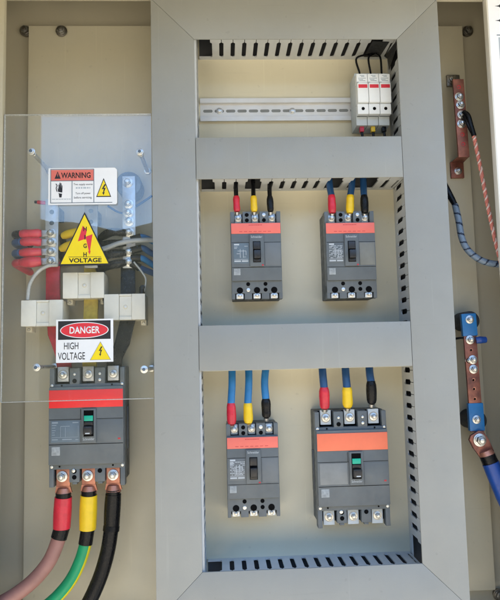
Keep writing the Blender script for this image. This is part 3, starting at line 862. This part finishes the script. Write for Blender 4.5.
# centre cables behind the triangle
GK = 'sleeved cables around the centre busbar'
for i, (p0, p1, p2, c, lb) in enumerate((((88, 232, 47), (76, 232, 50), (63, 236, 40), 'sl_yel', 'upper yellow sleeved cable peeking left of the triangular sign'),
                                  ((88, 244, 47), (75, 244, 50), (61, 249, 40), 'sl_yel', 'lower yellow sleeved cable peeking left of the triangular sign'),
                                  ((126, 233, 47), (112, 232, 50), (100, 238, 38), 'sl_blk', 'black sleeved cable topmost between the triangle and the right busbar'),
                                  ((126, 243, 47), (111, 244, 50), (97, 246, 38), 'sl_blk', 'black sleeved cable between the triangle and the right busbar, second from top'),
                                  ((126, 253, 47), (112, 254, 50), (99, 259, 38), 'sl_blk', 'black sleeved cable between the triangle and the right busbar, third from top'),
                                  ((126, 262.5, 47), (112, 265, 50), (98, 270, 38), 'sl_blk', 'black sleeved cable lowest beside the right busbar'))):
    t = thing('busbar_cable', lb, 'cable', C(*p0), GK)
    MB().tube([C(*p0), C(*p1), C(*p2)], shrink(6.0, .06, i), 14, 8).build('sleeve', c, t)
    a = C(*p2); MB().tube([a, (a[0] - 4, 22, a[2] - 6), (a[0] - 2, 4, a[2] - 16)], 5.0, 12, 6).build('conductor', 'blackcab', t)
for i, (p, lb) in enumerate(((((131, 240, 47), (141, 237, 46), (150, 240, 38), (160, 246, 24)), 'blue cable topmost right of the right busbar'),
                      (((131, 251, 47), (142, 248, 48), (151, 253, 38), (162, 258, 24)), 'blue cable second from top right of the right busbar'),
                      (((131, 258, 47), (141, 258, 47), (150, 263, 36), (160, 270, 22)), 'blue cable third from top right of the right busbar'),
                      (((131, 263, 46), (140, 268, 44), (150, 272, 34), (160, 276, 20)), 'blue cable lowest right of the right busbar'))):
    t = thing('busbar_cable', lb, 'cable', C(*p[0]), 'blue cables leaving the right busbar')
    MB().tube([C(*q) for q in p], 4.6, 14, 8).build('conductor', 'blue_dk' if i % 2 else 'blue', t)
    MB().tube([C(*p[0]), C(*p[1])], 5.6, 14, 8).build('sleeve', 'sl_blk', t)
for i, (pts, r_, m_, lb) in enumerate((
    ([(92, 252, 58), (106, 248, 60), (120, 243, 62), (136, 240.5, 60), (156, 240, 52)], 3.6, 'greytube', 'pale grey tube crossing in front of the right busbar'),
    ([(58, 265, 52), (48, 266, 54), (38, 272, 54), (30, 284, 56), (27.5, 300, 58)], 2.6, 'clear', 'milky tube looping down to the left current transformer'),
    ([(104, 272, 54), (102, 285, 56), (104, 300, 58), (107, 312, 58)], 1.7, 'blackcab', 'thin black wire running down beside the middle current transformer'),
    ([(134, 262, 50), (142, 272, 52), (146, 280, 54), (144, 292, 58)], 1.4, 'clear', 'thin clear wire curling over the right current transformer'),
    ([(152, 196, 20), (140, 204, 26), (130, 210, 30)], 1.8, 'blue_dk', 'thin dark wire arching right of the upper right busbar'),
    ([(108, 206, 24), (118, 212, 26), (128, 214, 30)], 1.6, 'blue_dk', 'thin dark wire dipping left of the upper right busbar'))):
    t = thing('control_wire', lb, 'wire', C(*pts[0]))
    MB().tube([C(*q) for q in pts], r_, 12, 8).build('conductor', m_, t)
t = thing('wire_clip', 'small black cable end above the right current transformer', 'wire clip', C(142, 289, 58))
x, z = U(142, 290, 58)
MB().tube([(x, 56, z + 4), (x, 58, z - 8)], 4.2, 14).cyl(x + 1, z + 4, 50, 60, 3.4, 14, .5).build('boot', 'sl_blk', t)

# ------------------------------------------------------------------ clear acrylic sheet and its studs
px0, pz1 = U(5, 115, 92); _, pz0 = U(5, 402, 92)
px1 = FX0 + 6
PD0, PD1 = 68.5, 72.5
PD0, PD1 = 88, 92
ac = thing('clear_sheet', 'clear acrylic safety sheet on studs in front of the main breaker busbars', 'safety sheet', (-197, 0, pz0))
px1 = FX0 - 1.0
MB().box(px0, px1, PD0, PD1, pz0, pz1, .35, 1).build('sheet', 'acrylic', ac)
for a_ in ((px0 - 1, px0 - .05, pz0 - 1, pz1 + 1), (px0, px1, pz1 + .05, pz1 + 1), (px0, px1, pz0 - 1, pz0 - .05)):
    MB().box(a_[0], a_[1], PD0, PD1, a_[2], a_[3], .2, 1).build('polished_edge', 'clear', ac)  # pale strips stand for the bright highlights along the sheet edges
for px, py in ((30.5, 150.5), (139.5, 151), (35.5, 367.5), (143.8, 369.5)):
    x, z = U(px, py, 97)
    b = MB().cyl(x, z, .2, PD0 - .2, 2.6, 14)
    n_ = 40
    for k in range(n_):
        d_ = 3 + k * (PD0 - 8) / n_
        b.cyl(x, z, d_, d_ + 1.0, 3.1, 12)
    b.cyl(x, z, PD1 + .2, PD1 + 1.2, 5.2, 22, .2).cyl(x, z, PD1 + 1.2, PD1 + 4.0, 4.2, 6, .3).cyl(x, z, 0.2, 5, 5.5, 6, .3)
    b.build('stud', 'zinc', ac)
    MB().cyl(x, z, PD1 + 4.0, PD1 + 4.4, 2.3, 16, .1).build('stud_end', 'insul', ac)

# ------------------------------------------------------------------ signs
SD = PD1 + .15


def bolt_shape(cx, cz, s):
    p = [(.15, 1), (-.35, .05), (.02, .12), (-.12, -.55), (-.28, -.5), (-.02, -1), (.2, -.45), (.05, -.5), (.38, .35), (.02, .28), (.42, .92)]
    return [(cx + x * s, cz + z * s) for x, z in p]


# warning sign
x0, z1 = U(48.6, 168.4, SD); x1, z0 = U(117.2, 204.2, SD)
sg = thing('warning_sign', 'white warning sticker with a red heading, hand symbol and yellow triangle', 'sign', ((x0 + x1) / 2, SD, z0))
w_, h_ = x1 - x0, z1 - z0
MB().prism([(x0, z0), (x1 - 1.5, z0), (x1, z0 + 2), (x1, z1 - 3), (x1 - 3, z1), (x0, z1)], SD, SD + .4).build('panel', 'white', sg)
X = lambda u: x0 + w_ * u
Z = lambda v: z1 - h_ * v
T = SD + .4
MB().box(X(.035), X(.66), T, T + .12, Z(.345), Z(.05)).build('heading_field', 'warn_red', sg)
b = MB(); lw = .45
for (a0, a1, c0, c1) in ((.03, .665, .035, .035), (.03, .665, .35, .35), (.03, .665, .95, .95), (.665, .93, .95, .95)):
    b.box(X(a0), X(a1), T + .02, T + .25, Z(c0) - lw, Z(c0) + lw)
for (u, v0, v1) in ((.035, .04, .945), (.345, .36, .945), (.662, .04, .945)):
    b.box(X(u) - lw, X(u) + lw, T + .03, T + .27, Z(v1), Z(v0))
b.build('border_lines', 'label_blue', sg)
text('WARNING', X(.40), Z(.20), w_ * .43, h_ * .155, T + .12, 'ink', sg, 'lettering', .022)
MB().prism([(X(.09), Z(.29)), (X(.18), Z(.29)), (X(.135), Z(.09))], T + .12, T + .25).build('alert_symbol', 'ink', sg)
MB().prism([(X(.133), Z(.23)), (X(.139), Z(.23)), (X(.141), Z(.15)), (X(.131), Z(.15))], T + .25, T + .32).build('alert_mark', 'warn_red', sg)
hand = [(.160, .80), (.154, .71), (.142, .65), (.136, .55), (.141, .53), (.150, .59), (.148, .46), (.154, .44), (.160, .46), (.162, .55), (.163, .41), (.170, .385), (.176, .41), (.177, .55), (.180, .42), (.186, .40), (.191, .43), (.190, .56), (.196, .47), (.202, .46), (.206, .50), (.204, .62), (.199, .71), (.192, .80)]
MB().prism([(X(u), Z(v)) for u, v in hand], T + .02, T + .2).build('hand_symbol', 'ink', sg)
MB().prism([(X(.140), Z(.645)), (X(.17), Z(.66)), (X(.203), Z(.67)), (X(.203), Z(.70)), (X(.165), Z(.69)), (X(.140), Z(.67))], T + .2, T + .3).build('hand_band', 'white', sg)
MB().tube([(X(.112), T + .3, Z(.43)), (X(.128), T + .3, Z(.48)), (X(.116), T + .3, Z(.55)), (X(.128), T + .3, Z(.64))], .55, 8).build('shock_line', 'ink', sg)
q = MB()
u = .055
while u < .325:
    wd = random.uniform(.02, .045); q.box(X(u), X(min(.33, u + wd)), T + .02, T + .15, Z(.858), Z(.838)); u += wd + .007
u = .40
while u < .60:
    wd = random.uniform(.02, .05); q.box(X(u), X(min(.61, u + wd)), T + .02, T + .15, Z(.565), Z(.525)); u += wd + .012
q.build('fine_print', 'papergrey', sg)
text('Two supply source', X(.505), Z(.455), w_ * .275, h_ * .07, T + .02, 'ink', sg, 'lettering')
text('Turn off power', X(.505), Z(.70), w_ * .22, h_ * .07, T + .02, 'ink', sg, 'lettering')
text('before servicing.', X(.505), Z(.815), w_ * .26, h_ * .075, T + .02, 'ink', sg, 'lettering')


def tri_sign(cx, zb, hw, ht, T, par, names=('symbol_border', 'symbol_field', 'symbol_bolt'), k=.84, rimmat='ink'):
    MB().prism([(cx - hw, zb), (cx + hw, zb), (cx, zb + ht)], T, T + .12).build(names[0], rimmat, par)
    MB().prism([(cx - hw * k, zb + ht * (1 - k) * .34), (cx + hw * k, zb + ht * (1 - k) * .34), (cx, zb + ht * (k + (1 - k) * .34))], T + .12, T + .24).build(names[1], 'yellow', par)


tri_sign(X(.805), Z(.80), w_ * .11, h_ * .52, T, sg)
MB().prism(bolt_shape(X(.805), Z(.60), h_ * .15), T + .24, T + .34).build('symbol_bolt', 'ink', sg)

# high voltage triangle
ta, tb_, tc_ = U(84.2, 212.0, SD), U(58.6, 266.3, SD), U(110.6, 265.0, SD)
sg = thing('high_voltage_sign', 'large yellow triangular high voltage sticker with a red lightning bolt', 'sign', (ta[0], SD, tb_[1]))
zb = (tb_[1] + tc_[1]) / 2; hw = (tc_[0] - tb_[0]) / 2; cx = (tb_[0] + tc_[0]) / 2; ht = ta[1] - zb
MB().prism([(cx - hw, zb), (cx + hw, zb), (cx, zb + ht)], SD, SD + .4).build('panel', 'ink', sg)
k = .915
MB().prism([(cx - hw * k, zb + 2.6), (cx + hw * k, zb + 2.6), (cx, zb + 2.6 + ht * k)], SD + .4, SD + .52).build('yellow_field', 'yellow', sg)
T = SD + .52
for s, v in (('H', .68), ('I', .525), ('G', .365), ('H', .205)):
    text(s, cx + .8, zb + ht * v, 4.6 if s != 'I' else 1.5, 6.2, T + .24, 'ink', sg, 'lettering', .02)
text('VOLTAGE', cx + 1, zb + ht * .098, hw * 1.26, 6.2, T, 'ink', sg, 'lettering', .03)
MB().box(cx - hw * .62, cx + hw * .64, T, T + .1, zb + ht * .158, zb + ht * .166).build('rule_line', 'ink', sg)
zz = lambda v: zb + ht * v
MB().prism([(cx - 2.5, zz(.74)), (cx - 9, zz(.45)), (cx + 2.0, zz(.50)), (cx + 6.0, zz(.27)), (cx + 5.0, zz(.26)), (cx + 7.2, zz(.20)), (cx + 8.4, zz(.27)), (cx + 7.6, zz(.275)), (cx + 11, zz(.58)), (cx + 1.5, zz(.535)), (cx + 3.2, zz(.66))],
           T + .14, T + .22).build('lightning_bolt', 'bolt_red', sg)

# danger sign
x0, z1 = U(56.3, 319.8, SD); x1, z0 = U(113.4, 361.6, SD)
w_, h_ = x1 - x0, z1 - z0
sg = thing('danger_sign', 'white danger high voltage sticker with a red oval on a black header', 'sign', ((x0 + x1) / 2, SD, z0))
MB().box(x0, x1, SD, SD + .4, z0, z1).build('panel', 'white', sg)
X = lambda u: x0 + w_ * u
Z = lambda v: z1 - h_ * v
T = SD + .4
MB().box(X(.035), X(.955), T, T + .1, Z(.47), Z(.035)).build('black_header', 'ink', sg)
el = lambda a, b_: [(X(.495) + a * math.cos(2 * math.pi * i / 48), Z(.255) + b_ * math.sin(2 * math.pi * i / 48)) for i in range(48)]
MB().prism(el(w_ * .425, h_ * .185), T + .1, T + .18).build('oval_rim', 'white', sg)
MB().prism(el(w_ * .41, h_ * .168), T + .18, T + .26).build('red_oval', 'dang_red', sg)
text('DANGER', X(.50), Z(.25), w_ * .53, h_ * .165, T + .26, 'white', sg, 'lettering', .022)
text('HIGH', X(.265), Z(.615), w_ * .25, h_ * .16, T, 'ink', sg, 'lettering', .006)
text('VOLTAGE', X(.27), Z(.85), w_ * .47, h_ * .17, T, 'ink', sg, 'lettering', .006)
tri_sign(X(.775), Z(.955), w_ * .185, h_ * .43, T, sg, k=.93, rimmat='label_grey')
MB().prism(bolt_shape(X(.775), Z(.755), h_ * .115), T + .24, T + .3).build('symbol_bolt', 'ink', sg)

# ------------------------------------------------------------------ right side: earth bar
def skew_box(b, c0, c1, hw, d0, d1, bev=.8):
    """bar from point c0 to c1 (x,z) with half width hw"""
    v = Vector((c1[0] - c0[0], c1[1] - c0[1])).normalized(); n = Vector((-v.y, v.x)) * hw
    b.prism([(c0[0] + n.x, c0[1] + n.y), (c1[0] + n.x, c1[1] + n.y), (c1[0] - n.x, c1[1] - n.y), (c0[0] - n.x, c0[1] - n.y)], d0, d1, bev)
    return b


ED = 40
e0, e1 = U(458.2, 79, ED), U(464.2, 157, ED)
eb = thing('earth_bar', 'dull copper earth bar with four bolts at the upper right', 'busbar', (e1[0], 0, e1[1]))
skew_box(MB(), e0, e1, 8.6, ED - 5, ED).build('bar', 'copper_dull', eb)
f_ = U(456.5, 171, 2)
n_ = MB()
n_.extr([(e1[0] - 8.6, ED, e1[1] + 1), (e1[0] + 8.6, ED, e1[1] + 1), (f_[0] + 11, 5, f_[1] + 13), (f_[0] - 9, 5, f_[1] + 13)], (0, -1, 0.2), 4.6)
n_.box(f_[0] - 10, f_[0] + 11, .2, 5, f_[1] - 12, f_[1] + 14, .8)
n_.build('foot', 'copper_dull', eb)
MB().bolt(f_[0] + 1, f_[1] - 1, 5, 6).build('bolt', 'zinc', eb)
tf = U(452, 80, 3)
MB().box(tf[0] - 9, tf[0] + 12, .2, 5, tf[1] - 11, tf[1] + 8, .8).extr([(tf[0] + 2, 5, tf[1] + 7), (tf[0] + 2, 5, tf[1] - 10), (e0[0] - 7, ED - 5.2, e0[1] - 16), (e0[0] - 7, ED - 5.2, e0[1] - 1)], (1, 0, 0), 4).bolt(tf[0] - 2, tf[1] - 1, 5, 6.5).build('bracket', 'steel_dark', eb)


def on(bar0, bar1, py, d):
    z = U(462, py, d)[1]; k_ = (z - bar0[1]) / (bar1[1] - bar0[1])
    return bar0[0] + (bar1[0] - bar0[0]) * k_, z


for py in (97, 105, 115, 124):
    x, z = on(e0, e1, py, ED); MB().bolt(x + random.uniform(-1.5, 1), z, ED, 6.8).build('bolt', 'zinc', eb)
for py in (87, 134.5, 144):
    x, z = on(e0, e1, py, ED); MB().cyl(x, z, ED - .3, ED + .4, 3.2, 18, .3).build('hole_rim', 'red_dot', eb); MB().cyl(x - .6, z - .5, ED + .35, ED + .55, 2.0, 16).build('hole', 'copper_dull', eb)  # red rims stand for light caught on the hole edges

# salmon twisted earth wire with black lug
t = thing('earth_wire', 'salmon and white twisted wire hanging from the copper earth bar', 'wire', C(464, 112, 46))
MB().tube([C(463.5, 112, 47), C(468, 116, 52), C(471, 126, 54), C(474, 136, 54)], 3.8, 14, 8).build('black_boot', 'sl_blk', t)
MB().tube([C(464, 116, 47), C(467.5, 124, 52), C(473.5, 135, 54)], 2.8, 14, 8).build('second_boot', 'sl_blk', t)
base = [C(473.5, 134, 54), C(480, 166, 55), C(487.5, 205, 57), C(495, 240, 60), C(504, 275, 64)]
bp = [Vector(p) for p in base]


def along(s):
    s = max(0, min(.9999, s)) * (len(bp) - 1); i = int(s); return bp[i].lerp(bp[i + 1], s - i)


for m_, ph in (('strand_r', 0), ('strand_w', math.pi), ('strand_r', 1.6)):
    pts = []
    for i in range(260):
        s = i / 259; c = along(s); a = s * 2 * math.pi * 17 + ph + 1.1 * math.sin(s * 13) + .7 * math.sin(s * 31)
        pts.append((c.x + 1.6 * math.cos(a), c.y + 1.6 * math.sin(a), c.z))
    MB().tube(pts, 1.6, 8, 1, smooth_path=False).build('strand', m_, t)

# spiral wrapped cable
t = thing('wrapped_cable', 'grey blue cable in spiral wrap curving out from behind the frame', 'cable', C(457, 208, 38))
MB().tube([C(443, 184, 28), C(450, 196, 32), C(456, 207, 38)], lambda u: 6.2 - 2.2 * u, 14, 8).build('black_boot', 'sl_blk', t)
seg = 14
MB().tube([C(455, 205, 38), C(458.5, 220, 44), C(461.5, 237, 48), C(467, 249, 50), C(477, 258, 52), C(489, 263, 54), C(508, 265, 56)], 5.0, seg, 22,
          mi=lambda i, k, n: 1 if (i + k * 13 / seg) % 13 < 2.6 else 0).build('spiral_wrap', ['wrap', 'wrap_dk'], t)

# neutral bar
ND = 44
n0, n1 = U(468.5, 314, ND), U(477.5, 432, ND)
nb = thing('neutral_bar', 'dull copper neutral bar with two bright blue insulated ends at the lower right', 'busbar', (n1[0], 0, n1[1]))
skew_box(MB(), n0, n1, 9.6, ND - 5, ND).build('bar', 'copper_dull', nb)
for pa_, pb_, ds in (((468.2, 313.5), (470.2, 336), (469.5, 319.5)), ((475.3, 403), (477.2, 431), (476.4, 419.5))):
    a_, b_ = U(*pa_, ND), U(*pb_, ND)
    skew_box(MB(), a_, b_, 11.3, ND - 6.5, ND + 1.5, 1.6).build('blue_sleeve', 'blue_boot', nb)
    c_ = U(*ds, ND + 2)
    MB().bolt(c_[0], c_[1], ND + 1.5, 6.2).build('bolt', 'zinc', nb)
    k_ = U(ds[0] - 8, ds[1] + (2 if ds[1] < 400 else 0), 18)
    MB().cyl(k_[0] + 6, k_[1], .2, ND - 6.8, 14.5, 28, 1.5).build('insulator', 'dusty_dk', nb)
for py in (340, 360, 369.5):
    x, z = on(n0, n1, py, ND); MB().bolt(x - (1 if py == 340 else -.8), z, ND, 6.6).build('bolt', 'zinc', nb)
x, z = on(n0, n1, 360, ND); MB().bolt(x - 5, z - 1, ND - 2, 5).build('nut', 'zinc', nb)
for py in (350, 380, 389, 399):
    x, z = on(n0, n1, py, ND); MB().cyl(x, z, ND - .2, ND + .35, 2.5, 18).build('bar_hole', 'copper', nb); MB().cyl(x - .5, z - .5, ND + .3, ND + .5, 1.7, 16).build('bar_hole', 'void', nb)
t = thing('neutral_lead', 'short bright blue wire end clamped across the copper neutral bar', 'wire', C(478, 340, 47))
MB().tube([C(476, 340.5, 48), C(480, 340, 49), C(485.5, 339.8, 48)], lambda u: 5.4 * (1 - .25 * abs(u - .5)), 14, 8).build('sleeve', 'royal', t)
t = thing('neutral_lead', 'thin black wire running left from the copper neutral bar', 'wire', C(464, 338.5, 44))
MB().tube([C(468, 338.5, 44), C(461, 338, 40), C(455, 338.8, 34), C(446, 341, 26)], 1.7, 10, 8).build('conductor', 'blackcab', t)
# neutral cable
t = thing('neutral_cable', 'thick royal blue cable bolted by a copper lug at the lower right', 'cable', C(479, 440, 50))
a_, b_ = U(474.5, 433, ND + 6), U(487.5, 455, ND + 6)
v_ = Vector((b_[0] - a_[0], b_[1] - a_[1])).normalized(); nn = Vector((-v_.y, v_.x))
pts = []
for s, wv in ((0, .55), (.12, .95), (.5, 1.0), (1, .86)):
    pts.append((a_[0] + (b_[0] - a_[0]) * s + nn.x * 13 * wv, a_[1] + (b_[1] - a_[1]) * s + nn.y * 13 * wv))
for s, wv in ((1, .86), (.5, 1.0), (.12, .95), (0, .55)):
    pts.append((a_[0] + (b_[0] - a_[0]) * s - nn.x * 13 * wv, a_[1] + (b_[1] - a_[1]) * s - nn.y * 13 * wv))
MB().prism(pts, ND + 1.8, ND + 7.5, 1.0).build('copper_lug', 'copper_dull', t)
c_ = U(479.5, 440, ND + 8); MB().bolt(c_[0], c_[1], ND + 7.5, 9.5).build('bolt', 'zinc', t)
MB().tube([C(485, 451, 52), C(487.5, 456, 53)], lambda u: 9 + 2.5 * u, 16).build('crimp', 'copper', t)
MB().tube([C(487, 455, 53), C(490, 462, 54), C(492, 466, 55)], 11.4, 18, 6).build('black_collar', 'sl_blk', t)
MB().tube([C(490.5, 463, 55), C(497, 479, 57), C(506, 500, 60), C(516, 520, 62)], lambda u: 12.0, 20, 8).build('conductor', 'royal', t)

# paper drawing stuck on the right front jamb
PDp = DF + .15
pp = thing('wiring_diagram', 'white paper wiring drawing stuck on the right front edge of the cabinet', 'paper', (JR + 34, PDp, 90))
MB().box(JR + 1.6, XR - 2, PDp, PDp + .4, 60, 586).build('sheet', 'paper', pp)
for px, py in ((496.6, 6), (497.0, 20.5)):
    x, z = U(px, py, PDp + .5)
    MB().prism([(x - 3, z), (x + 3.0, z + 1.0), (x + 7, z + 4.2), (x + 7, z - 4.2), (x + 3.0, z - 1.0)], PDp + .4, PDp + .5).box(x + 6, x + 60, PDp + .42, PDp + .52, z - .5, z + .5).build('arrow_mark', 'ink', pp)
x, z = U(498.2, 37.5, PDp)
MB().box(x, XR - 8, PDp + .4, PDp + .5, z - 38, z).build('grey_block', 'papergrey', pp)
x, z = U(496.5, 35.2, PDp)
MB().box(x, XR - 8, PDp + .4, PDp + .5, z - .7, z + .7).build('ruled_line', 'label_blue', pp)

for o in bpy.data.objects:
    if '_org' in o: del o['_org']
